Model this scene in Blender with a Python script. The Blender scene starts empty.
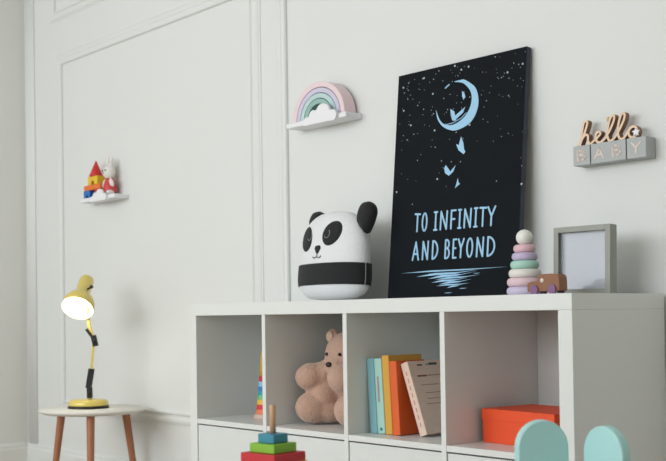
import bpy, bmesh, math, random
from mathutils import Vector, Matrix, Euler
random.seed(7)
C = bpy.context.scene.collection
PI = math.pi
R = math.radians

# ------------------------------------------------------------ materials
def mat(name, col, rough=.5, noise=0, nscale=30, bump=0, bscale=200, sheen=0, emit=None, estr=0, metal=0, spec=.5, stretch=None, coat=0):
    m = bpy.data.materials.new(name); m.use_nodes = True
    nt = m.node_tree; b = nt.nodes['Principled BSDF']
    b.inputs['Roughness'].default_value = rough
    b.inputs['Metallic'].default_value = metal
    b.inputs['Specular IOR Level'].default_value = spec
    b.inputs['Coat Weight'].default_value = coat
    b.inputs['Base Color'].default_value = (*col, 1)
    if sheen: b.inputs['Sheen Weight'].default_value = sheen
    tc = nt.nodes.new('ShaderNodeTexCoord'); mp = nt.nodes.new('ShaderNodeMapping')
    nt.links.new(tc.outputs['Object'], mp.inputs['Vector'])
    if stretch: mp.inputs['Scale'].default_value = stretch
    if noise:
        n = nt.nodes.new('ShaderNodeTexNoise'); n.inputs['Scale'].default_value = nscale; n.inputs['Detail'].default_value = 4
        nt.links.new(mp.outputs['Vector'], n.inputs['Vector'])
        mx = nt.nodes.new('ShaderNodeMix'); mx.data_type = 'RGBA'
        mx.inputs['A'].default_value = (*[max(0, c*(1-noise)) for c in col], 1)
        mx.inputs['B'].default_value = (*[min(1, c*(1+noise)) for c in col], 1)
        nt.links.new(n.outputs['Fac'], mx.inputs['Factor']); nt.links.new(mx.outputs['Result'], b.inputs['Base Color'])
    if bump:
        n2 = nt.nodes.new('ShaderNodeTexNoise'); n2.inputs['Scale'].default_value = bscale; n2.inputs['Detail'].default_value = 3
        nt.links.new(mp.outputs['Vector'], n2.inputs['Vector'])
        bp = nt.nodes.new('ShaderNodeBump'); bp.inputs['Strength'].default_value = bump; bp.inputs['Distance'].default_value = .004
        nt.links.new(n2.outputs['Fac'], bp.inputs['Height']); nt.links.new(bp.outputs['Normal'], b.inputs['Normal'])
    if emit:
        b.inputs['Emission Color'].default_value = (*emit, 1); b.inputs['Emission Strength'].default_value = estr
    return m
def s(r, g, b):   # sRGB bytes to linear
    return tuple(((c/255)/12.92 if c/255 <= .04045 else ((c/255+.055)/1.055)**2.4) for c in (r, g, b))

M = dict(
 wall=mat('wall_paint', s(227,229,227), .6, .01, 3, .03, 300),
 wallside=mat('side_wall_paint', s(230,230,225), .6, .01, 3, .03, 300),
 walldark=mat('taupe_wall_paint', s(222,218,209), .7, .01, 3),
 ceil=mat('ceiling_paint', s(235,235,232), .8),
 floor=mat('floor_wood', s(188,174,156), .45, .12, 6, stretch=(1,12,1)),
 white=mat('white_laminate', s(226,228,226), .35, .01, 5),
 dwhite=mat('door_laminate', s(222,225,223), .35, .01, 5),
 tabtop=mat('table_white', s(232,230,222), .35, .01, 5),
 legw=mat('leg_wood', s(172,112,80), .45, .14, 25, stretch=(6,6,1)),
 yellow=mat('yellow_enamel', s(226,204,104), .28, coat=.4),
 black=mat('black_plastic', s(22,22,24), .45),
 chrome=mat('steel', s(150,150,150), .3, metal=1),
 shadein=mat('shade_inner', s(250,248,240), .5),
 bulb=mat('bulb', (1,1,1), .5, emit=(1,.86,.55), estr=5),
 canvas=mat('canvas_print', s(17,22,28), .85, .05, 200, .1, 900, spec=.2),
 canvasside=mat('canvas_edge', s(50,58,74), .7, .05, 200),
 print=mat('print_blue', s(163,209,240), .7, .06, 90),
 printpale=mat('print_pale', s(205,226,240), .7),
 star=mat('print_star', s(190,205,212), .7),
 pandaw=mat('terry_white', s(238,239,242), .95, .03, 120, .8, 260, sheen=.3),
 pandab=mat('felt_black', s(26,26,29), .9, .1, 150, .5, 400, sheen=.1),
 fur=mat('plush_brown', s(196,160,140), .95, .10, 60, .9, 170, sheen=.4),
 furn=mat('nose_black', s(30,24,24), .4),
 grey=mat('grey_painted_wood', s(176,180,180), .5, .03, 40),
 greyd=mat('grey_frame', s(150,152,144), .45, .03, 40),
 mat=mat('mount_paper', s(222,226,235), .7),
 plywood=mat('ply_face', s(236,208,180), .55, .06, 40),
 plyedge=mat('ply_edge_burnt', s(150,112,88), .6, .12, 60),
 pinkletter=mat('letter_pink', s(226,208,200), .6),
 redbox=mat('red_card', s(240,84,38), .55, .03, 30),
 cloud=mat('cloud_white', s(238,238,242), .5),
 mint=mat('mint_paint', s(174,220,219), .4, .02, 20),
 woodpeg=mat('peg_wood', s(200,160,122), .55, .10, 30, stretch=(6,6,1)),
 natural=mat('natural_wood', s(226,200,170), .55, .08, 30, stretch=(1,6,6)),
 carwood=mat('car_wood', s(140,90,56), .45, .12, 40),
 purple=mat('purple_wheel', s(128,84,128), .4),
 glass=None)
def col(name, r, g, b, rough=.45, **k):
    if name not in M: M[name] = mat(name, s(r,g,b), rough, .02, 30, **k)
    return M[name]
def glassmat():
    m = bpy.data.materials.new('clear_glass'); m.use_nodes = True
    nt = m.node_tree; nt.nodes.remove(nt.nodes['Principled BSDF'])
    out = nt.nodes['Material Output']
    t = nt.nodes.new('ShaderNodeBsdfTransparent'); g = nt.nodes.new('ShaderNodeBsdfGlossy'); g.inputs['Roughness'].default_value = .03; g.inputs['Color'].default_value = (.22,.22,.22,1)
    f = nt.nodes.new('ShaderNodeFresnel'); x = nt.nodes.new('ShaderNodeMixShader')
    nt.links.new(f.outputs[0], x.inputs[0]); nt.links.new(t.outputs[0], x.inputs[1]); nt.links.new(g.outputs[0], x.inputs[2]); nt.links.new(x.outputs[0], out.inputs[0])
    return m
M['glass'] = glassmat()

# ------------------------------------------------------------ mesh builder
class MB:
    def __init__(self): self.bm = bmesh.new(); self.mi = 0
    def _faces(self, vs, faces, smooth=False):
        out = []
        for f in faces:
            try:
                fc = self.bm.faces.new([vs[i] for i in f]); fc.material_index = self.mi; fc.smooth = smooth; out.append(fc)
            except ValueError: pass
        return out
    def box(self, lo, hi, mtx=None):
        (x0,y0,z0),(x1,y1,z1) = lo, hi
        co = [(x0,y0,z0),(x1,y0,z0),(x1,y1,z0),(x0,y1,z0),(x0,y0,z1),(x1,y0,z1),(x1,y1,z1),(x0,y1,z1)]
        vs = [self.bm.verts.new(mtx @ Vector(c) if mtx else Vector(c)) for c in co]
        self._faces(vs, [(3,2,1,0),(4,5,6,7),(0,1,5,4),(1,2,6,5),(2,3,7,6),(3,0,4,7)]); return self
    def prism(self, poly, d0, d1, mp=None, smooth_side=False):
        # poly: 2D points (x, z) ccw; extruded along y from d0 to d1
        if sum(poly[i][0]*poly[(i+1)%len(poly)][1]-poly[(i+1)%len(poly)][0]*poly[i][1] for i in range(len(poly))) < 0: poly = poly[::-1]
        f = mp or (lambda x, y, z: Vector((x, y, z)))
        a = [self.bm.verts.new(f(x, d0, z)) for x, z in poly]; b = [self.bm.verts.new(f(x, d1, z)) for x, z in poly]
        n = len(poly); vs = a+b
        self._faces(vs, [list(range(n)), list(range(2*n-1, n-1, -1))])
        self._faces(vs, [(i, i+n, (i+1)%n+n, (i+1)%n) for i in range(n)], smooth_side); return self
    def lathe(self, prof, seg=32, mtx=None, smooth=True, closed=True):
        rings = []
        for r, z in prof:
            if r < 1e-6: rings.append([self.bm.verts.new(mtx @ Vector((0,0,z)) if mtx else Vector((0,0,z)))])
            else:
                rings.append([self.bm.verts.new((mtx or Matrix()) @ Vector((r*math.cos(2*PI*k/seg), r*math.sin(2*PI*k/seg), z))) for k in range(seg)])
        for A, B in zip(rings, rings[1:]):
            for k in range(seg):
                j = (k+1) % seg
                if len(A) == 1 and len(B) == 1: continue
                q = [A[0], B[j], B[k]] if len(A) == 1 else ([A[k], A[j], B[0]] if len(B) == 1 else [A[k], A[j], B[j], B[k]])
                try: fc = self.bm.faces.new(q); fc.smooth = smooth; fc.material_index = self.mi
                except ValueError: pass
        return self
    def cyl(self, p0, p1, r0, r1=None, seg=24):
        p0, p1 = Vector(p0), Vector(p1); r1 = r0 if r1 is None else r1
        L = (p1-p0).length; q = (p1-p0).to_track_quat('Z', 'Y').to_matrix().to_4x4(); m = Matrix.Translation(p0) @ q
        n0 = len(self.bm.faces)
        return self.lathe([(0,0),(r0,0),(r0,1e-5),(r1,L-1e-5),(r1,L),(0,L)], seg, m)
    def ell(self, c, r, rot=None, seg=28, rings=16):
        m = Matrix.Translation(Vector(c)) @ (Euler(rot).to_matrix().to_4x4() if rot else Matrix()) @ Matrix.Diagonal((*r, 1))
        return self.lathe([(math.sin(PI*k/rings), -math.cos(PI*k/rings)) for k in range(rings+1)], seg, m)
    def torus(self, R_, r, z, seg=40, k=14, sq=1.0):
        return self.lathe([(R_+r*math.cos(2*PI*i/k), z+sq*r*math.sin(2*PI*i/k)) for i in range(k+1)], seg)
    def stroke(self, pts, w, d0, d1, mp=None, tip=None):
        # a ribbon of width w following pts in the x/z plane, extruded d0..d1, round joints
        n = len(pts)
        for i in range(n-1):
            (x0,z0),(x1,z1) = pts[i], pts[i+1]
            L = math.hypot(x1-x0, z1-z0)
            if L < 1e-7: continue
            nx, nz = -(z1-z0)/L*w/2, (x1-x0)/L*w/2
            e = .00002*(i % 2)
            self.prism([(x0-nx,z0-nz),(x1-nx,z1-nz),(x1+nx,z1+nz),(x0+nx,z0+nz)], d0-e, d1, mp)
        for i, (x, z) in enumerate(pts):
            e = .00001*(1+i % 3)
            self.prism([(x+w/2*math.cos(t*PI/5), z+w/2*math.sin(t*PI/5)) for t in range(10)], d0-e, d1, mp)
        return self
    def build(self, name, m, parent=None, bevel=0, recalc=True, segs=2):
        if recalc: bmesh.ops.recalc_face_normals(self.bm, faces=self.bm.faces)
        me = bpy.data.meshes.new(name); self.bm.to_mesh(me); self.bm.free()
        for q in (m if isinstance(m, (list, tuple)) else [m]): me.materials.append(q)
        o = bpy.data.objects.new(name, me); C.objects.link(o)
        if parent: o.parent = parent
        if bevel:
            b = o.modifiers.new('bevel', 'BEVEL'); b.width = bevel; b.segments = segs; b.limit_method = 'ANGLE'; b.angle_limit = R(40)
            for p in me.polygons: p.use_smooth = True
            w = o.modifiers.new('wn', 'WEIGHTED_NORMAL'); w.keep_sharp = True
        return o
def tag(o, label, cat, group=None):
    o['label'] = label; o['category'] = cat
    if group: o['group'] = group
    return o
def thing(name, label, cat, loc=(0,0,0), rot=(0,0,0), group=None):
    o = bpy.data.objects.new(name, None); C.objects.link(o); o.empty_display_size = .05
    o.location = loc; o.rotation_euler = rot
    return tag(o, label, cat, group)
def struct(o): o['kind'] = 'structure'; return o
def smoothline(ctrl, n=8, closed=False):
    out = []; N = len(ctrl)
    rng = range(N if closed else N-1)
    g = (lambda i: ctrl[i % N]) if closed else (lambda i: ctrl[max(0, min(N-1, i))])
    for i in rng:
        p0, p1, p2, p3 = g(i-1), g(i), g(i+1), g(i+2)
        for k in range(n):
            t = k/n
            out.append(tuple(.5*((2*p1[j])+(-p0[j]+p2[j])*t+(2*p0[j]-5*p1[j]+4*p2[j]-p3[j])*t*t+(-p0[j]+3*p1[j]-3*p2[j]+p3[j])*t**3) for j in range(2)))
    if not closed: out.append(tuple(ctrl[-1]))
    return out

# ------------------------------------------------------------ the room
WY = .41; XL = -1.93; XR = 4.3; YF = -4.6; ZC = 2.75
struct(MB().box((XL-.1, WY, -.1), (XR+.1, WY+.12, ZC)).build('wall_back', M['wall']))
struct(MB().box((XL-.12, YF-.1, -.1), (XL, WY, ZC)).build('wall_left', M['wallside']))
struct(MB().box((XR, YF-.1, -.1), (XR+.12, WY, ZC)).build('wall_right', M['walldark']))
struct(MB().box((XL-.12, YF-.1, -.12), (XR+.12, WY+.12, 0)).build('floor', M['floor']))
struct(MB().box((XL-.12, YF-.2, ZC), (XR+.12, WY+.12, ZC+.1)).build('ceiling', M['ceil']))
# front wall with its window opening (behind the camera)
WX0, WX1, WZ0, WZ1 = -1.7, 2.2, 1.0, 2.6
w = MB()
w.box((XL, YF-.12, 0), (WX0, YF, ZC)).box((WX1, YF-.12, 0), (XR, YF, ZC)).box((WX0, YF-.12, 0), (WX1, YF, WZ0)).box((WX0, YF-.12, WZ1), (WX1, YF, ZC))
struct(w.build('wall_front', M['walldark']))
w = MB()
for a, b in (((WX0, YF-.1, WZ0), (WX0+.06, YF-.02, WZ1)), ((WX1-.06, YF-.1, WZ0), (WX1, YF-.02, WZ1)), ((WX0+.06, YF-.1, WZ0), (WX1-.06, YF-.02, WZ0+.06)), ((WX0+.06, YF-.1, WZ1-.06), (WX1-.06, YF-.02, WZ1)), ((.17, YF-.1, WZ0+.06), (.23, YF-.02, WZ1-.06))): w.box(a, b)
struct(w.build('window_1', M['white'], bevel=.004))

def moulding(x0, x1, z0, z1, sides, wd=.052, name='trim_1'):
    """picture-frame moulding on the back wall, profile stepping out from the wall"""
    m = MB()
    # strips nested: wide low, mid high, thin fillets
    def strips(u0, u1, along, d):
        pass
    prof = [(0,.0),(0,.004),(.006,.0045),(.009,.009),(.018,.0135),(.026,.012),(.030,.007),(.038,.0075),(.043,.016),(.049,.016),(.052,.010),(.052,0)]
    sc = wd/.052
    prof = [(a*sc, d*.75) for a, d in prof]
    # prof a = distance from the outer edge inward
    loops = []
    for a, d in prof:
        loops.append([(x0+a, z0+a, d), (x1-a, z0+a, d), (x1-a, z1-a, d), (x0+a, z1-a, d)])
    V = [[m.bm.verts.new((x, WY-d, z)) for x, z, d in L] for L in loops]
    for A, B in zip(V, V[1:]):
        for k in range(4):
            j = (k+1) % 4
            if sides[k]: m._faces([A[k], A[j], B[j], B[k]], [(0,1,2,3)])
    return struct(m.build(name, M['wall']))
# sides order: bottom, right, top, left
moulding(-1.615, -.105, .292, 1.975, (1,1,1,1), .06, 'trim_1')
moulding(-.018, 4.1, .292, 1.955, (1,1,1,1), .06, 'trim_2')
moulding(-1.66, 4.1, 2.130, 2.62, (1,1,1,1), .045, 'trim_3')
# raised strip by the corner, shaped to stand in for reflected window light
m = MB(); m.lathe([(0,.129),(.044,.129),(.044,ZC),(0,ZC)], 28, Matrix.Translation((XL+.058, WY-.003, 0)) @ Matrix.Diagonal((1,.26,1,1)))
struct(m.build('reflected_light_strip', M['wall']))
bp = [(0,0),(.016,0),(.016,.10),(.012,.108),(.012,.118),(.006,.126),(0,.128)]
m = MB(); m.prism(bp, XL, XR, lambda a, y, z: Vector((y, WY-a, z))); struct(m.build('baseboard_back', M['wall']))
m = MB(); m.prism(bp, YF, WY-.016, lambda a, y, z: Vector((XL+a, y, z))); struct(m.build('baseboard_left', M['wallside']))

# ------------------------------------------------------------ storage unit
cu = thing('cube_storage_unit', 'long white open-fronted cube shelving unit against the panelled wall', 'shelf', (.735, .195, 0))
def cb(name, boxes, m=M['white'], bev=.0012, parent=cu):
    b = MB()
    for lo, hi in boxes: b.box((lo[0]-.735, lo[1]-.195, lo[2]), (hi[0]-.735, hi[1]-.195, hi[2]))
    return b.build(name, m, parent, bevel=bev)
D = .39
cb('top_board', [((0,0,.732),(1.47,D,.77))])
cb('bottom_board', [((0,0,0),(1.47,D,.038))])
cb('side_panel', [((0,0,.038),(.038,D,.732))]); cb('side_panel', [((1.432,0,.038),(1.47,D,.732))])
pw = (1.47-.076-.048)/4; xs = [.038+pw*(i+1)+.016*i for i in range(3)]
for x in xs: cb('divider', [((x,0,.038),(x+.016,.384,.732))])
cell = [(a, b) for a, b in zip([.038]+[x+.016 for x in xs], xs+[1.432])]
cb('back_panel', [((.038,.384,.038),(1.432,.3895,.732))])
for a, b in cell:
    cb('shelf_board', [((a,.001,.381),(b,.384,.397))])
    d = cb('drawer', [((a+.002,.003,.040),(b-.002,.019,.377))], M['dwhite'])

# ------------------------------------------------------------ canvas with its print
lean, roll = R(-4.9), R(.45)
cv = thing('canvas_poster', 'tall black starry canvas with pale blue moon and hand lettering, standing on the shelving', 'wall art',
           (.595+.244-.008, .325, .7722), (lean, roll, 0))
CW, CH = .483, .697
o = MB(); o.box((-CW/2,0,0),(CW/2,.02,CH)); o = o.build('canvas_panel', [M['canvas'], M['canvasside']], cv, bevel=.0015)
for p in o.data.polygons:
    if abs(p.normal.x) > .5 or abs(p.normal.z) > .5: p.material_index = 1
D0, D1 = -.0010, -.0002
moon_o = [(-.0225,.6406),(.000,.6415),(.0176,.6384),(.0558,.6111),(.071,.571),(.0634,.5323),(.0374,.5048),(-.0129,.4931),(-.0545,.5081),(-.0798,.5344),(-.0895,.5655)]
moon_i = [(-.0877,.563),(-.074,.5358),(-.0549,.518),(-.0198,.5113),(.0192,.5272),(.0421,.5573),(.0428,.5954),(.0137,.6285),(-.0224,.6395)]
b = MB(); A = smoothline(moon_o, 5); B = smoothline(moon_i, 6)[::-1]
nA, nB = len(A), len(B); K = 48
ra = [A[min(nA-1, round(i*(nA-1)/K))] for i in range(K+1)]; rb = [B[min(nB-1, round(i*(nB-1)/K))] for i in range(K+1)]
for i in range(K):
    q = [ra[i], ra[i+1], rb[i+1], rb[i]]
    if len(set(q)) == 4: b.prism(q, D0, D1)
b.stroke([(-.0565,.627),(-.0424,.6348)], .004, D0, D1)
b.stroke([(-.05,.515),(-.02,.517),(.01,.527),(.028,.54)], .0018, D0-.0003, D1)
b.build('moon_print', M['print'], cv)
for poly in ([(.0083,.6076),(.0173,.5994),(.022,.5875),(.0145,.5805),(.0095,.5919)],
             [(-.0335,.5606),(-.0178,.5506),(-.0135,.5373),(.0227,.5582),(.0150,.5416),(-.0065,.5285),(-.012,.522),(-.0236,.5243),(-.0300,.5400)],
             [(.0124,.4719),(.022,.4525),(.0262,.4323),(.0311,.4252),(.0247,.4185),(.0053,.4325),(-.0045,.4516),(.0055,.4475)],
             [(-.041,.3936),(-.0254,.3766),(-.0225,.372),(-.0039,.389),(-.0107,.3716),(-.0273,.3606),(-.0424,.3702),(-.0462,.3842)],
             [(.0068,.3500),(.0110,.3370),(.0170,.3324),(.0100,.329),(-.0018,.3214),(.0030,.3337)]):
    q = MB(); bm = q.bm
    q.prism(poly, D0, D1); q.build('butterfly_print', M['print'], cv)
b = MB()
big = [(-.0236,.6881),(.0016,.6719),(.0285,.6761),(.1701,.6337),(-.2274,.6566),(-.1437,.672),(-.1048,.6173),(-.2208,.5832),(-.1883,.5333),(-.0911,.5038),(-.0716,.3554),(.234,.3111),(-.234,.3311),(.0417,.5025),(.2209,.6489)]
def dot(x, z, r): b.prism([(x+r*math.cos(t*PI/3), z+r*math.sin(t*PI/3)) for t in range(6)], D0, D1)
for i in range(150):
    x = random.uniform(-.235,.235); z = .69-abs(random.gauss(0,.17))
    if z < .28: continue
    if -.09 < x < .07 and .49 < z < .64 and (x+.01)**2+(z-.567)**2 > .065**2: continue
    dot(x, z, random.choice([.0007,.0009,.0011,.0011,.0016]))
b.build('star_speckle_print', M['star'], cv)['kind'] = 'stuff'
for x, z in big:
    b = MB(); dot(x, z, .0031); b.build('star_print', M['star'], cv)
# hand lettering: narrow caps drawn as strokes in a unit box
def arc(cx, cz, rx, rz, a0, a1, n=10): return [(cx+rx*math.cos(R(a0+(a1-a0)*i/n)), cz+rz*math.sin(R(a0+(a1-a0)*i/n))) for i in range(n+1)]
G = {'T': [[(0,1),(1,.97)],[(.5,.98),(.5,0)]], 'O': [arc(.5,.5,.46,.5,90,450,18)],
 'I': [[(0,1),(1,1)],[(.5,1),(.5,0)],[(0,0),(1,0)]], 'N': [[(.05,0),(.08,1),(.9,0),(.95,1)]],
 'F': [[(.1,0),(.1,1),(.95,1)],[(.1,.52),(.8,.52)]], 'Y': [[(0,1),(.5,.5),(1,1)],[(.5,.5),(.48,0)]],
 'A': [[(0,0),(.5,1),(1,0)],[(.18,.33),(.84,.33)]], 'D': [[(.05,0),(.05,1)]+arc(.05,.5,.9,.5,90,-90,12)],
 'B': [[(.05,.52),(.05,1)]+arc(.3,.77,.55,.23,90,-90,8)+[(.05,.54)],[(.05,0),(.05,.54)]+arc(.35,.27,.6,.27,90,-90,8)+[(.05,0)]],
 'E': [[(.95,1),(.1,1),(.1,0),(.95,0)],[(.1,.52),(.8,.52)]]}
def letter(mb, ch, x0, x1, z0, z1, w, d0=D0, d1=D1):
    e = 0
    for st in G[ch]:
        pts = [(x0+w/2+(x1-x0-w)*a, z0+w/2+(z1-z0-w)*c) for a, c in st]
        mb.stroke(pts, w, d0-e, d1); e += .00005
L1 = [('T',-.1545,-.1295),('O',-.1255,-.1010),('I',-.0782,-.0615),('N',-.0545,-.0225),('F',-.0150,.0090),('I',.0135,.0290),('N',.0350,.0660),('I',.0720,.0880),('T',.0915,.1190),('Y',.1200,.1512)]
L2 = [('A',-.1576,-.1287),('N',-.1190,-.0909),('D',-.0800,-.0535),('B',-.0310,-.0090),('E',-.0020,.0165),('Y',.0180,.0435),('O',.0495,.0765),('N',.0850,.1150),('D',.1235,.1550)]
for word, z0, z1 in ((L1[:2],.2005,.2590),(L1[2:],.2005,.2590),(L2[:3],.1145,.1735),(L2[3:],.1145,.1735)):
    b = MB()
    for ch, a, c in word: letter(b, ch, a, c, z0, z1, .0056)
    b.build('word_print', M['print'], cv)
b = MB()
def sliver(x0, z0, x1, z1, t, e=0):
    cx, cz = (x0+x1)/2, (z0+z1)/2
    t *= .45; b.prism([(x0,z0),(cx-(x1-x0)*.2,cz+t/2),(cx+(x1-x0)*.2,cz+t/2),(x1,z1),(cx+(x1-x0)*.1,cz-t/2)], D0-e, D1)
for i, q in enumerate([(-.196,.0785,.198,.0845,.008),(-.135,.066,.10,.080,.010),(-.108,.0690,-.07,.0705,.004),(-.09,.0585,.09,.075,.009),(-.06,.055,.105,.0660,.008),(-.075,.047,.06,.058,.009),(-.045,.041,.075,.054,.008),(-.055,.0365,.07,.0430,.007),(-.015,.030,.045,.0410,.006),(.03,.0270,.06,.0285,.004),(-.024,.0150,.006,.0165,.004),(-.09,.074,.03,.0700,.007),(.08,.0690,.105,.0705,.003)]): sliver(*q, e=i*.00003)
b.build('ripple_print', M['print'], cv)

for o in list(C.objects):
    if o.parent == cv and o.name != 'canvas_panel': o.location.x = .009

# ------------------------------------------------------------ panda cushion
pd = thing('panda_cushion', 'white and black panda shaped cushion sitting beside the dark canvas', 'cushion', (.402, .272, .7715), (R(-4), 0, R(-7)))
HW, HH, TT = .160, .288, .074
def pw_(bb):
    q = max(0, 1-abs(2*bb-1)**(7 if bb < .5 else 3.2))
    return HW*(q**.42)*(1.03-.12*bb)+.002
def pt_(a, bb): return TT*math.sqrt(max(0, 1-abs(a)**2.4))*(max(0, 1-abs(2*bb-1)**4))**.5*(1.05-.25*bb)
def pf(x, z, off=0, sgn=-1):
    bb = z/HH; a = max(-1, min(1, x/pw_(bb))); return Vector((x, sgn*(pt_(a, bb)+off), z))
m = MB(); NA, NB = 36, 30
def sheet(m, sgn, b0, b1, off, aw=1.0):
    g = []
    for j in range(NB+1):
        bb = b0+(b1-b0)*j/NB; row = []
        for i in range(NA+1):
            a = math.sin(PI/2*(2*i/NA-1))
            x = a*(pw_(bb)+off); row.append(m.bm.verts.new((x, sgn*(pt_(a, bb)+off), bb*HH)))
        g.append(row)
    for j in range(NB):
        for i in range(NA): m._faces([g[j][i], g[j][i+1], g[j+1][i+1], g[j+1][i]], [(0,1,2,3)], True)
sheet(m, -1, 0, 1, 0); sheet(m, 1, 0, 1, 0)
bmesh.ops.remove_doubles(m.bm, verts=m.bm.verts, dist=.0004)
for f in m.bm.faces: f.smooth = True
m.build('body', M['pandaw'], pd)
m = MB(); sheet(m, -1, .165, .40, .0028); sheet(m, 1, .165, .40, .0028)
bmesh.ops.remove_doubles(m.bm, verts=m.bm.verts, dist=.0004)
o = m.build('belly_band', M['pandab'], pd); so = o.modifiers.new('s', 'SOLIDIFY'); so.thickness = .003
def patch(name, poly, mt, off=.0025, parent=pd):
    """a felt patch lying on the cushion's front surface"""
    cx = sum(p[0] for p in poly)/len(poly); cz = sum(p[1] for p in poly)/len(poly)
    m = MB(); rings = []
    for k in (0,.25,.5,.75,.93,1):
        if k == 0: rings.append([m.bm.verts.new(pf(cx, cz, off))]*len(poly))
        else: rings.append([m.bm.verts.new(pf(cx+(x-cx)*k, cz+(z-cz)*k, off if k < 1 else off*.1)) for x, z in poly])
    n = len(poly)
    for A_, B_ in zip(rings, rings[1:]):
        for i in range(n):
            q = []
            for v in (A_[i], A_[(i+1)%n], B_[(i+1)%n], B_[i]):
                if v not in q: q.append(v)
            if len(q) > 2: m._faces(q, [tuple(range(len(q)))], True)
    return m.build(name, mt, parent)
def oval(cx, cz, rx, rz, ang, n=24): return [(cx+rx*math.cos(t)*math.cos(ang)-rz*math.sin(t)*math.sin(ang), cz+rx*math.cos(t)*math.sin(ang)+rz*math.sin(t)*math.cos(ang)) for t in (2*PI*i/n for i in range(n))]
eyeR = patch('eye_patch', oval(.058,.208,.043,.037,R(35)), M['pandab'])
eyeL = patch('eye_patch', oval(-.076,.198,.043,.036,R(-62+180)), M['pandab'])
for nm, e, cx, cz in (('pupil_stitch', eyeR, .043, .207), ('pupil_stitch', eyeL, -.050, .205)):
    m = MB()
    m.stroke([(cx+.012*math.cos(R(t)), cz+.014*math.sin(R(t))) for t in range(-150, 70, 20)], .0016, 0, .001, lambda x, y, z: pf(x, z, .0035+y))
    m.build(nm, col('stitch_grey',150,150,155), e)
patch('nose', [(-.016,.163),(-.012,.171),(0,.173),(.012,.171),(.016,.163),(.006,.148),(0,.145),(-.006,.148)], M['pandab'])
m = MB(); m.stroke([(0,.147),(0,.135)], .0022, 0, .001, lambda x, y, z: pf(x, z, .0015+y)); m.stroke([(-.022,.137),(-.014,.132),(0,.136),(.014,.132),(.022,.138)], .0022, 0, .0012, lambda x, y, z: pf(x, z, .0015+y))
m.build('mouth', M['pandab'], pd)
for sx in (-1, 1):
    m = MB(); c = (.160, .010, .260) if sx > 0 else (-.098, .022, .252)
    e = [(-.036,-.018),(-.034,.016),(-.016,.040),(.012,.042),(.032,.022),(.030,-.004),(.006,-.052),(-.006,-.050)]
    pts = smoothline([(p[0]*(1 if sx > 0 else -1)*1.08, p[1]) for p in e], 5, True)
    rr = []
    for k, d in ((1,0),(.93,.012),(.7,.019),(.35,.022),(0,.023)):
        rr.append([(c[0]+x*k, d, c[2]+z*k) for x, z in pts])
    for sg in (-1, 1):
        V = [[m.bm.verts.new((x, sg*d, z)) for x, d, z in L] for L in rr[:-1]]+[[m.bm.verts.new((c[0], sg*.023, c[2]))]*len(pts)]
        for A_, B_ in zip(V, V[1:]):
            for i in range(len(pts)):
                q = []
                for v in (A_[i], A_[(i+1)%len(pts)], B_[(i+1)%len(pts)], B_[i]):
                    if v not in q: q.append(v)
                if len(q) > 2: m._faces(q, [tuple(range(len(q)))], True)
    bmesh.ops.remove_doubles(m.bm, verts=m.bm.verts, dist=.0003)
    m.build('ear', M['pandab'], pd)

# ------------------------------------------------------------ pastel ring stacker
st = thing('ring_stacker', 'pastel ring stacking toy with a white ball on top, in front of the canvas', 'toy', (1.195, .2, .7705))
z = 0
for (rr, hh, cc) in ((.0465,.0235,('lilac',206,196,222)),(.0455,.0225,('pale_pink',228,198,206)),(.0410,.0225,('cream',232,228,222)),(.0365,.0215,('pastel_mint',172,214,200)),(.0325,.0205,('pastel_purple',198,184,214)),(.0280,.0205,('pastel_rose',228,190,200))):
    h = hh/2; m = MB(); m.lathe([(0,z),(rr-h*.8,z)]+[(rr-h*.8+h*.8*math.cos(a), z+h+h*math.sin(a)) for a in (R(-80+20*i) for i in range(9))]+[(rr-h*.8,z+hh),(0,z+hh)], 40)
    m.build('ring', col(*cc), st); z += hh
m = MB(); m.ell((0,0,z+.0185), (.021,.021,.0205)); m.build('ball', col('ball_white',236,236,230), st)

# ------------------------------------------------------------ wooden toy car
tc = thing('toy_car', 'small wooden toy car with purple wheels in front of the ring stacker', 'toy car', (1.316, .125, .7705), (0,0,R(0))); tc.scale = (.88,.88,.95)
prof = smoothline([(-.052,.010),(-.052,.026),(-.044,.033),(-.022,.035),(-.014,.049),(.0,.052),(.036,.052),(.048,.047),(.051,.034),(.051,.012),(.045,.009),(-.046,.008)], 4, True)
m = MB(); m.prism(prof, -.019, .019); m.build('body', M['carwood'], tc, bevel=.002)
for yy in (-.024, .018):
    for x in (-.028, .030):
        m = MB(); m.cyl((x, yy, .0125), (x, yy+.007, .0125), .0125); w_ = m.build('wheel', M['purple'], tc, bevel=.001)
m = MB(); m.cyl((-.004,-.0196,.036), (-.004,.0196,.036), .0058); m.build('window_disc', col('disc_white',225,214,205), tc)

# ------------------------------------------------------------ grey frame
fr = thing('photo_frame', 'empty grey box picture frame standing at the right end of the shelving', 'picture frame', (1.330, .245, .7705), (R(-2),0,R(3)))
FW, FH, FD, FB = .158, .172, .032, .014
m = MB(); m.box((-FW/2,0,0),(-FW/2+FB,FD,FH)).box((FW/2-FB,0,0),(FW/2,FD,FH)).box((-FW/2+FB,0,0),(FW/2-FB,FD,FB)).box((-FW/2+FB,0,FH-FB),(FW/2-FB,FD,FH)); m.build('frame', M['greyd'], fr, bevel=.0008)
m = MB(); m.box((-FW/2+FB,.020,FB),(FW/2-FB,.028,FH-FB)); m.build('backing_card', M['mat'], fr)
m = MB(); m.box((-FW/2+FB,.006,FB),(FW/2-FB,.008,FH-FB)); m.build('glass_pane', M['glass'], fr)

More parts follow.
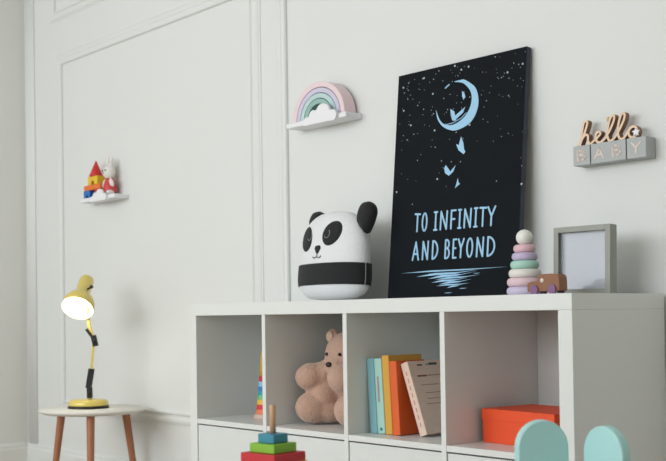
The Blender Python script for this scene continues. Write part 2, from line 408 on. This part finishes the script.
# ------------------------------------------------------------ hello BABY sign
hb = thing('word_sign', 'grey letter blocks with wooden script word on top, fixed to the wall at right', 'sign', (1.338, .41, 1.111))
Y0 = -.046
for (a, c, chs, ang) in ((-.104,-.054,'B',0),(-.051,.050,'AB',0),(.053,.106,'Y',0)):
    m = MB(); m.box((a, Y0, 0), (c, 0, .052)); blk = m.build('block', M['grey'], hb, bevel=.0012)
    n = len(chs)
    for i, ch in enumerate(chs):
        x0 = a+(c-a)*i/n; x1 = a+(c-a)*(i+1)/n; cx = (x0+x1)/2
        m = MB(); letter(m, ch, cx-.0145, cx+.0145, .011, .041, .0048, Y0-.0012, Y0+.0005); m.build('letter', M['pinkletter'], blk)
hello = [(-.098,.000),(-.086,.012),(-.074,.040),(-.068,.060),(-.071,.066),(-.078,.062),(-.083,.040),(-.088,.014),(-.091,-.001),(-.084,.016),(-.074,.027),(-.067,.024),(-.066,.008),(-.060,.000),(-.050,.006),(-.038,.015),(-.030,.024),(-.034,.030),(-.042,.026),(-.044,.012),(-.036,.000),(-.022,.004),(-.006,.024),(.008,.052),(.010,.066),(.003,.068),(-.005,.050),(-.010,.020),(-.005,.001),(.008,.004),(.024,.026),(.038,.054),(.039,.068),(.032,.069),(.024,.050),(.020,.020),(.026,.001),(.038,.003),(.048,.018),(.058,.028),(.064,.030),(.054,.026),(.050,.012),(.056,.001),(.068,.002),(.074,.014),(.070,.026),(.060,.030)]
P_ = [(x*1.02+.004, z*.92+.0545) for x, z in smoothline(hello, 5)]
m = MB(); hw = .0031; rows = []; nP = len(P_)
for i, (x, z) in enumerate(P_):
    xa, za = P_[max(0, i-1)]; xb, zb = P_[min(nP-1, i+1)]
    L_ = math.hypot(xb-xa, zb-za) or 1; nx, nz = -(zb-za)/L_*hw, (xb-xa)/L_*hw; dy = -.0022*i/nP
    rows.append([m.bm.verts.new(c) for c in ((x-nx,-.038+dy,z-nz),(x+nx,-.038+dy,z+nz),(x+nx,-.020+dy,z+nz),(x-nx,-.020+dy,z-nz))])
for A_, B_ in zip(rows, rows[1:]):
    for k in range(4):
        m.mi = 0 if k == 0 else 1
        m._faces([A_[k], A_[(k+1)%4], B_[(k+1)%4], B_[k]], [(0,1,2,3)])
m.mi = 1; m._faces(rows[0], [(0,1,2,3)]); m._faces(rows[-1], [(3,2,1,0)])
m.build('script_word', [M['plywood'], M['plyedge']], hb)
def starpoly(cx, cz, r, k=.45, a0=90): return [(cx+(r if i%2==0 else r*k)*math.cos(R(a0+36*i)), cz+(r if i%2==0 else r*k)*math.sin(R(a0+36*i))) for i in range(10)]
m = MB(); m.prism(starpoly(-.006,.112,.0065), -.034, -.030); m.prism([(-.0068,.052),(-.0052,.052),(-.0052,.108),(-.0068,.108)], -.033, -.031); m.build('gold_star', col('gold',208,172,60), hb)
m = MB(); m.prism(starpoly(.078,.0655,.0115,.5), -.045, -.041); m.build('white_star', M['cloud'], hb)

# ------------------------------------------------------------ cloud wall shelves
cloud_out = smoothline([(-.080,.008),(-.066,.000),(-.030,.001),(.0,.000),(.04,.001),(.068,.000),(.082,.012),(.080,.030),(.066,.040),(.052,.040),(.044,.058),(.022,.068),(.0,.064),(-.014,.050),(-.030,.052),(-.044,.044),(-.050,.032),(-.064,.031),(-.078,.022)], 5, True)
def wall_shelf(label, x0, z0, L, cx, dep=.075, sc=1.0):
    t = thing('wall_shelf', label, 'wall shelf', (x0+L/2, WY, z0), group=None)
    m = MB(); m.prism([(a, c) for a, c in [(-L/2,0),(L/2,0),(L/2,.018),(-L/2,.018)]], -dep, 0); m.build('shelf_board', M['cloud'], t, bevel=.004, segs=3)
    m = MB(); m.prism([(cx+a*sc, c*sc*.92-.006) for a, c in cloud_out], -dep-.012, -dep+.0005); m.build('cloud_front', M['cloud'], t, bevel=.002)
    return t
wall_shelf('white cloud-fronted wall shelf holding the pastel rainbow', .116, 1.366, .292, .030)
wall_shelf('white cloud-fronted wall shelf holding the small blocks, far left', -1.279, 1.238, .282, .025, sc=.82)

# rainbow
rb_ = thing('rainbow_stacker', 'pastel pink, lilac and mint wooden rainbow on a cloud-fronted wall shelf', 'toy rainbow', (.262, .374, 1.3845))
def arch(name, ro, ri, mt, leg, y0=-.026, y1=.026):
    o_ = [(ro*math.cos(R(t)), ro*.95*math.sin(R(t))) for t in range(0, 181, 6)]; i_ = [(ri*math.cos(R(t)), ri*.95*math.sin(R(t))) for t in range(180, -1, -6)]
    pass
    m = MB()
    # ring of quads: outer k <-> inner k
    O_ = o_; I_ = i_[::-1]
    k = len(O_)
    F = [[m.bm.verts.new((x, y, z)) for x, z in L] for L, y in ((O_,y0),(I_,y0),(O_,y1),(I_,y1))]
    for j in range(k-1):
        for A_, B_ in ((0,1),(3,2),(2,0),(1,3)):
            m._faces([F[A_][j], F[A_][j+1], F[B_][j+1], F[B_][j]], [(0,1,2,3)], False)
    for j in (0, k-1): m._faces([F[0][j], F[1][j], F[3][j], F[2][j]], [(0,1,2,3)])
    return m.build(name, mt, rb_, bevel=.0015)
arch('arch', .127,.108, col('rb_pink',236,214,218), .008)
arch('arch', .106,.089, col('rb_lilac',208,204,226), .008)
arch('arch', .087,.070, col('rb_aqua',190,216,216), .008)
arch('arch', .068,.050, col('rb_teal',150,188,180), .008)

# building blocks on the left shelf (each a loose block)
SZ = 1.2565; SY = .368
def blk(name, label, o, cat='toy block'): return tag(o, label, cat)
def blkobj(name, mb, mt, loc, label, bevel=.001, cat='toy block', rz=0):
    o = mb.build(name, mt, None, bevel=bevel); o.location = loc; o.rotation_euler = (0,0,rz); return tag(o, label, cat)
m = MB(); m.prism([(-.026,0),(-.013,0)]+[(.013*math.cos(R(t)), .013*math.sin(R(t))) for t in range(170,0,-20)]+[(.013,0),(.026,0),(.026,.033),(-.026,.033)], -.02, .02)
blkobj('arch_block', m, col('blk_blue',36,110,190), (-1.238, SY-.003, SZ), 'blue toy block on the far left wall shelf, bottom of the small castle')
m = MB(); m.box((-.02,-.02,0),(.02,.02,.033)); blkobj('cube_block', m, col('blk_red',205,52,44), (-1.150, SY-.003, SZ), 'dark red toy block beside the stuffed bunny, under the orange plank')
m = MB(); m.box((-.068,-.02,0),(.068,.02,.022)); blkobj('plank_block', m, col('blk_orange',232,120,50), (-1.193, SY-.003, SZ+.0335), 'long orange toy plank under the yellow arch block')
m = MB(); m.prism([(-.040,0),(-.014,0)]+[(.014*math.cos(R(t)), .018*math.sin(R(t))) for t in range(170,0,-20)]+[(.014,0),(.040,0),(.040,.036),(-.040,.036)], -.02, .02)
blkobj('arch_block', m, col('blk_yellow',236,196,52), (-1.188, SY-.003, SZ+.056), 'yellow toy arch block under the red cone')
m = MB(); m.lathe([(0,0),(.030,0),(.0305,.002),(.002,.068),(0,.069)], 32); blkobj('cone_block', m, col('blk_cone',206,40,40), (-1.190, SY-.003, SZ+.0925), 'red toy cone on top of the small block castle', bevel=0)
# bunny doll
bn = thing('stuffed_bunny', 'small white stuffed bunny in a red dress seated on the far left wall shelf', 'soft toy', (-1.085, SY+.002, SZ+.001))
def blob(mb, name, mt, parent, vox=.004, dispn=0):
    o = mb.build(name, mt, parent)
    r = o.modifiers.new('remesh', 'REMESH'); r.mode = 'VOXEL'; r.voxel_size = vox; r.use_smooth_shade = True
    s_ = o.modifiers.new('smooth', 'SMOOTH'); s_.iterations = 6; s_.factor = .6
    return o
m = MB(); m.ell((0,0,.036),(.026,.022,.038)).ell((0,-.004,.100),(.032,.026,.030)).ell((-.012,0,.138),(.009,.008,.030),(0,-.1,0)).ell((.013,0,.136),(.009,.008,.030),(0,.15,0)).ell((-.024,-.012,.010),(.014,.020,.011)).ell((.022,-.012,.010),(.014,.020,.011)).ell((-.028,-.008,.052),(.010,.010,.022),(0,.5,0)).ell((.028,-.008,.052),(.010,.010,.022),(0,-.5,0))
blob(m, 'body', mat('bunny_cloth', s(232,228,222), .9, .03, 80, .4, 200), bn, .003)
m = MB(); m.lathe([(.031,.010),(.032,.014),(.027,.045),(.018,.072),(.015,.074),(.014,.070),(.022,.045),(.027,.012),(.031,.010)], 32); m.build('dress', col('dress_red',206,70,72), bn)
m = MB(); m.ell((-.012,-.029,.104),(.0035,.003,.0045)).ell((.010,-.029,.104),(.0035,.003,.0045)).ell((-.001,-.030,.094),(.003,.003,.002)); m.build('face_stitch', M['furn'], bn)

# ------------------------------------------------------------ inside the unit
# rainbow cone toy in first cell
rt = thing('cone_stacker', 'tall multicoloured stacking cone in the leftmost open cell, mostly hidden by the divider', 'toy', (.200, .165, .3975))
z = 0
for (rad, r2, hh, cc) in ((.044,.044,.014,('natural_base',214,186,170)),(.038,.037,.015,('st_orange',236,130,90)),(.036,.035,.016,('st_red',214,54,60)),(.0345,.0335,.016,('st_yellow',232,190,70)),(.033,.032,.014,('st_green',120,190,130)),(.0315,.0305,.014,('st_teal',50,160,180)),(.030,.0295,.014,('st_blue',60,130,200)),(.029,.028,.016,('st_sky',140,196,226)),(.0275,.0265,.018,('st_crimson',200,50,70))):
    m = MB(); m.lathe([(0,z),(rad,z),(rad,z+.0005),(r2,z+hh),(0,z+hh)], 32); m.build('ring' if z else 'base', col(*cc), rt, bevel=.0015); z += hh
m = MB(); m.lathe([(0,z),(.026,z),(.020,z+.072),(.015,z+.082),(0,z+.084)], 32); m.build('cone_top', col('st_mustard',206,170,60), rt)

# plush bear
br = thing('teddy_bear', 'light brown plush teddy bear seated in the second open cell, half hidden by the divider', 'soft toy', (.553, .200, .3975))
m = MB()
m.ell((0,.02,.095),(.068,.060,.092)).ell((0,-.010,.208),(.078,.066,.072)).ell((0,0,.14),(.072,.062,.07)).ell((-.062,-.045,.095),(.045,.05,.05)).ell((-.060,-.045,.155),(.04,.05,.04)).ell((0,-.064,.180),(.034,.028,.028))
for sx in (-1, 1):
    m.ell((-.088 if sx < 0 else .074,-.070,.052),(.050,.062,.050),(0,0,sx*.25)).ell((sx*.060,-.03,.045),(.048,.060,.042),(0,0,sx*.3))
    m.ell((-.090 if sx < 0 else .062,-.080 if sx < 0 else -.092,.145),(.048,.050,.042),(0,sx*.3,sx*.2)).ell((sx*.060,-.020,.135),(.036,.060,.036),(0,0,sx*.5))
    m.ell((-.070 if sx < 0 else .062,-.006,.264),(.024,.014,.026))
o = blob(m, 'body', M['fur'], br, .0045)
tx = bpy.data.textures.new('fur_lumps', 'CLOUDS'); tx.noise_scale = .02
dm = o.modifiers.new('disp', 'DISPLACE'); dm.texture = tx; dm.strength = .002; dm.mid_level = .5
m = MB(); m.ell((0,-.091,.184),(.011,.008,.008)); m.build('nose', M['furn'], br)
for sx in (-1, 1):
    m = MB(); m.ell((sx*.028,-.073,.214),(.005,.005,.005)); m.build('eye', M['furn'], br)
    m = MB(); m.ell((-.070 if sx < 0 else .062,-.020,.265),(.015,.006,.017)); m.build('ear_lining', mat('ear_lining', s(206,176,158), .95), br)

# books
def book(label, x, y, z, w, h, d, cm, lean, spine=None, cover=None, pages=True):
    t = thing('book', label, 'book', (x, y, z), (0, R(lean), 0), group='books in the third cell')
    tk = .0022
    m = MB(); m.box((0,0,0),(tk,d,h)).box((w-tk,0,0),(w,d,h)).box((tk,0,0),(w-tk,tk,h)); m.build('cover', cm, t, bevel=.0008)
    m = MB(); m.box((tk,tk,.003),(w-tk,d-.004,h-.003)); m.build('pages', col('paper',232,226,212), t)
    if spine: spine(t, w, h, d)
    if cover: cover(t, w, h, d)
    return t
YB = .075; ZB = .3975
def sp_mint(t, w, h, d):
    m = MB()
    for i, (ch) in enumerate('TEDDY'[:0]): pass
    m.box((w*.30,-.0006,h*.42),(w*.52,.0002,h*.76)); m.build('spine_title', col('title_mauve',168,140,150), t)
    m = MB(); m.ell((w*.5,-.0002,h*.06),(.005,.0008,.005)); m.build('spine_mark', col('mark_teal',60,130,140), t)
def shade_bar(t, w, h, d):
    pass
book('narrow blue book, first at the left of the row', .7560, YB, ZB, .027, .208, .15, col('bk_blue',130,182,192), -3.3)
book('pale mint book between the blue and the mustard one', .7848, YB, ZB, .028, .208, .15, col('bk_mint',170,214,202), -3.3, sp_mint)
book('tall mustard yellow book, highest in the row', .8146, YB, ZB, .026, .217, .135, col('bk_yellow',220,166,66), -3.3)
book('plain orange book between the mustard one and the leaning one', .8424, YB, ZB, .027, .202, .115, col('bk_orange',226,98,40), -3.6)
beige = mat('bk_beige', s(228,202,186), .6, .10, 18, stretch=(1,2,14))
def cov(t, w, h, d):
    for (y0, y1, z0, z1, cc) in ((.035,.055,.93,.95,('ink_brown',92,72,62)),(.083,.115,.935,.965,('ink_dark',70,82,80)),(.070,.082,.935,.955,('ink_bluegrey',120,150,165)),(.025,.062,.78,.80,('ink_red',150,84,74)),(.066,.12,.785,.80,('ink_tan',180,152,134)),(.04,.12,.55,.56,('ink_tan',0,0,0)),(.04,.11,.47,.48,('ink_tan',0,0,0)),(.03,.12,.40,.41,('ink_tan',0,0,0)),(.03,.10,.66,.67,('ink_tan',0,0,0))):
        m = MB(); m.box((w-.0002,y0,z0*h),(w+.0007,y1,z1*h)); m.build('cover_print', col(*cc), t)
def sp_be(t, w, h, d):
    for i in range(8):
        m = MB(); m.box((w*.42,-.0006,h*(.12+.1*i)),(w*.55,.0002,h*(.12+.1*i+.06))); m.build('spine_print', col('ink_pink',196,140,128), t)
book('thick beige book leaning to the left against the orange one', .926, .092, ZB, .026, .205, .155, beige, -19.5, sp_be, cov)

# red box
bx = thing('storage_box', 'bright orange-red cardboard box with a lid in the rightmost open cell', 'box', (1.112, .120, .3975), (0,0,R(-6)))
m = MB(); m.box((.002,.002,0),(.238,.188,.070)); m.build('box_body', M['redbox'], bx, bevel=.001)
m = MB(); t_ = .0015
m.box((0,0,.058),(.240,t_,.086)).box((0,.19-t_,.058),(.240,.19,.086)).box((0,t_,.058),(t_,.19-t_,.086)).box((.24-t_,t_,.058),(.24,.19-t_,.086)).box((t_,t_,.0845),(.24-t_,.19-t_,.086)); m.build('lid', M['redbox'], bx, bevel=.0005)

# ------------------------------------------------------------ side table and lamp
VA = R(50.2)   # heading of the view, used to turn things towards the room
TX, TY, TZ = -.885, .155, .368
tb = thing('side_table', 'small round white side table with three brown wooden legs', 'table', (TX, TY, 0), (0,0,VA))
m = MB(); m.lathe([(0,TZ-.016),(.196,TZ-.016),(.208,TZ-.010),(.216,TZ-.004),(.2155,TZ),(0,TZ)], 72); m.build('tabletop', M['tabtop'], tb)
for a in (-84, 36, 156):
    c_, s_ = math.cos(R(a)), math.sin(R(a))
    m = MB(); m.cyl((.148*c_,.148*s_,TZ-.0158), (.202*c_,.202*s_,0), .0165, .011); m.build('leg', M['legw'], tb)
lp = thing('desk_lamp', 'yellow articulated desk lamp, switched on, standing on the round side table', 'lamp', (TX-.024, TY-.005, TZ+.0005), (0,0,VA))
m = MB(); m.lathe([(0,0),(.083,0),(.083,.007),(.079,.010),(0,.010)], 48, Matrix.Diagonal((1,.85,1,1))); m.build('rubber_foot', M['black'], lp)
m = MB(); m.lathe([(0,.0105),(.080,.0105),(.081,.014),(.079,.026),(.072,.033),(.050,.036),(0,.037)], 48, Matrix.Diagonal((1,.85,1,1))); m.build('base', M['yellow'], lp)
def bar(p0, p1, w, d, mt, name, off=0, bev=.001, parent=lp):
    p0, p1 = Vector(p0), Vector(p1); L = (p1-p0).length; ang = math.atan2(p1.x-p0.x, p1.z-p0.z)
    mtx = Matrix.Translation(p0) @ Matrix.Rotation(ang, 4, 'Y')
    m = MB(); m.box((-w/2, off-d/2, 0), (w/2, off+d/2, L), mtx); return m.build(name, mt, parent, bevel=bev)
J0, J1, J2, J3, J4 = (.008,0,.036), (.006,0,.062), (.014,0,.150), (.024,0,.262), (.012,0,.325)
bar(J0, (.006,0,.075), .013, .014, M['yellow'], 'swivel')
for dy in (-.011, .011):
    bar((.006,dy,.040), (.005,dy,.082), .020, .004, M['black'], 'joint_plate')
    bar((.001,dy,.080), (.014,dy,.158), .022, .004, M['black'], 'joint_plate')
bar((.004,0,.070), (.013,0,.160), .012, .012, M['yellow'], 'lower_arm')
bar((.013,0,.150), (.024,0,.268), .0095, .010, M['yellow'], 'upper_arm')
for dy in (-.010, .010): bar((.032,dy,.248), (.022,dy,.292), .020, .004, M['black'], 'joint_plate')
bar((.027,0,.262), (.002,.012,.345), .012, .012, M['yellow'], 'neck'); bar((.004,.014,.335), (-.004,.045,.405), .012, .012, M['yellow'], 'shade_bracket')
bar((.016,-.010,.290), (-.004,-.010,.318), .012, .004, M['black'], 'joint_plate')
for p in ((.007,-.014,.060),(.012,-.014,.150),(.027,-.013,.268)):
    m = MB(); m.cyl(p, (p[0], p[1]-.006, p[2]), .006); m.build('joint_screw', M['black'], lp)
# lampshade: axis tilts down, left and towards the room
ax = Vector((-.13,-.68,-.72)).normalized()
mouth = Vector((-.033,-.040,.401)); top = mouth-ax*.172
q = ax.to_track_quat('Z', 'Y').to_matrix().to_4x4(); MT = Matrix.Translation(top) @ q
m = MB(); m.lathe([(0,.000),(.018,.001),(.027,.006),(.030,.014),(.030,.082),(.035,.096),(.050,.114),(.062,.138),(.066,.172),(.0635,.172),(.0595,.139),(.048,.116),(.032,.099),(.026,.090),(0,.089)], 48, MT)
sh = m.build('lamp_shade', [M['yellow'], M['shadein']], lp)
for p in sh.data.polygons:
    c_ = MT.inverted() @ p.center; r_ = math.hypot(c_.x, c_.y)
    lim = [(.172,.0648),(.139,.0605),(.116,.049),(.099,.0328),(.089,.0268)]
    if c_.z > .0892:
        for (za, ra_), (zb, rb2) in zip(lim, lim[1:]):
            if zb <= c_.z <= za:
                rl = rb2+(ra_-rb2)*(c_.z-zb)/(za-zb)
                if r_ < rl: p.material_index = 1
    elif r_ < .0255 and c_.z > .088: p.material_index = 1
m = MB(); m.lathe([(0,.090),(.012,.090),(.013,.104),(.024,.120),(.028,.136),(.024,.152),(.012,.161),(0,.163)], 28, MT); m.build('bulb', M['bulb'], lp)
m = MB(); m.cyl(MT @ Vector((.024,.016,.080)), MT @ Vector((.043,.028,.080)), .004); m.cyl(MT @ Vector((.041,.027,.080)), MT @ Vector((.047,.031,.080)), .007); m.build('knob', M['black'], lp)

# ------------------------------------------------------------ foreground: play table, square stacker, bunny-ear chair
pt = thing('play_table', 'low round white children play table under the square stacking tower', 'table', (1.414,-.95,0), (0,0,VA))
TZ2 = .429
m = MB(); m.lathe([(0,TZ2-.020),(.262,TZ2-.020),(.270,TZ2-.012),(.270,TZ2-.004),(.266,TZ2),(0,TZ2)], 72); m.build('tabletop', M['tabtop'], pt)
for a in (45,135,225,315):
    c_, s_ = math.cos(R(a)), math.sin(R(a)); m = MB(); m.cyl((.17*c_,.17*s_,TZ2-.0198), (.22*c_,.22*s_,0), .018, .012); m.build('leg', M['natural'], pt)
sq = thing('square_stacker', 'wooden stacking tower of square blue, green and red plates on a peg, in the foreground', 'toy', (1.3545,-.785,TZ2+.0010), (0,0,VA+R(45)+R(2)))
z = 0
m = MB(); m.box((-.060,-.060,0),(.060,.060,.011)); m.build('base', M['natural'], sq, bevel=.001)
z = .0115
for hd, cc in ((.0640,('sq_yellow',236,190,60)),(.0605,('sq_red',186,26,38)),(.0437,('sq_green',124,178,44)),(.0280,('sq_blue',48,128,152))):
    h = hd/math.sqrt(2); m = MB(); m.box((-h,-h,z),(h,h,z+.0165)); m.build('square_plate', col(*cc), sq, bevel=.0012); z += .017
m = MB(); m.lathe([(0,z),(.0058,z),(.0058,z+.050),(.0050,z+.052),(0,z+.0525)], 20); m.build('peg', M['woodpeg'], sq)

ch = thing('toddler_chair', 'mint toddler chair with two rounded ear-shaped backrests, in the foreground', 'chair', (1.852,-.55,0), (0,0,VA))
m = MB(); m.lathe([(0,.262),(.140,.262),(.150,.268),(.150,.276),(.144,.282),(0,.282)], 48); m.build('seat', M['mint'], ch)
for a in (45,135,225,315):
    c_, s_ = math.cos(R(a)), math.sin(R(a)); m = MB(); m.cyl((.095*c_,.095*s_,.2618), (.14*c_,.14*s_,0), .015, .011); m.build('leg', M['mint'], ch)
def ear(px, py, yaw, ztop, hw=.047):
    out = [(-hw*.62,.270),(hw*.62,.270)]
    zc = ztop-hw*1.05
    out += [(hw*.98, zc-.07),(hw, zc-.02)]+[(hw*math.cos(R(t)), zc+hw*1.05*math.sin(R(t))) for t in range(0,181,9)]+[(-hw, zc-.02),(-hw*.98, zc-.07)]
    c_, s_ = math.cos(yaw), math.sin(yaw)
    m = MB(); m.prism(out, -.010, .010, lambda x, y, z: Vector((px+c_*x-s_*y, py+s_*x+c_*y, z)))
    return m.build('ear_backrest', M['mint'], ch, bevel=.004, segs=3)
ear(-.027, .129, R(8), .538)
ear(.072, .080, R(-64), .531)

# ------------------------------------------------------------ light
wd = bpy.data.worlds.new('sky'); bpy.context.scene.world = wd; wd.use_nodes = True
bg = wd.node_tree.nodes['Background']; bg.inputs[0].default_value = (.80,.90,1,1); bg.inputs[1].default_value = 1.0
def area(name, loc, rot, sx, sy, e, c):
    L = bpy.data.lights.new(name, 'AREA'); L.shape = 'RECTANGLE'; L.size = sx; L.size_y = sy; L.energy = e; L.color = c
    o = bpy.data.objects.new(name, L); C.objects.link(o); o.location = loc; o.rotation_euler = rot; return o
area('window_daylight', ((WX0+WX1)/2, YF+.03, (WZ0+WZ1)/2), (R(90),0,0), WX1-WX0-.1, WZ1-WZ0-.1, 110, (.94,.975,1))
L = bpy.data.lights.new('bulb_light', 'POINT'); L.energy = .7; L.color = (1,.86,.60); L.shadow_soft_size = .02
o = bpy.data.objects.new('bulb_light', L); C.objects.link(o)
lp_m = Matrix.Translation(lp.location) @ Matrix.Rotation(VA, 4, 'Z'); o.location = lp_m @ (MT @ Vector((0,0,.172)))

# ------------------------------------------------------------ camera
cd = bpy.data.cameras.new('camera'); cam = bpy.data.objects.new('camera', cd); C.objects.link(cam)
yaw, pit, rol = -.8768824, .01750861, -.01342042
f = Vector((math.sin(yaw)*math.cos(pit), math.cos(yaw)*math.cos(pit), math.sin(pit)))
r = Vector((math.cos(yaw), -math.sin(yaw), 0)); u = r.cross(f)
r2 = r*math.cos(rol)+u*math.sin(rol); u2 = -r*math.sin(rol)+u*math.cos(rol)
mw = Matrix((r2, u2, -f)).transposed().to_4x4(); mw.translation = (2.886344, -2.073469, .725123)
cam.matrix_world = mw
cd.sensor_fit = 'HORIZONTAL'; cd.sensor_width = 36; cd.lens = 1075.608/666*36
cd.shift_x = (333-265.273)/666; cd.shift_y = (298.159-230.5)/666
cd.clip_start = .05
cd.dof.use_dof = True; cd.dof.focus_distance = 2.95; cd.dof.aperture_fstop = 6.3
sc = bpy.context.scene; sc.camera = cam
sc.view_settings.view_transform = 'Standard'; sc.view_settings.look = 'None'; sc.view_settings.exposure = 0; sc.view_settings.gamma = 1
sc.view_settings.use_curve_mapping = False
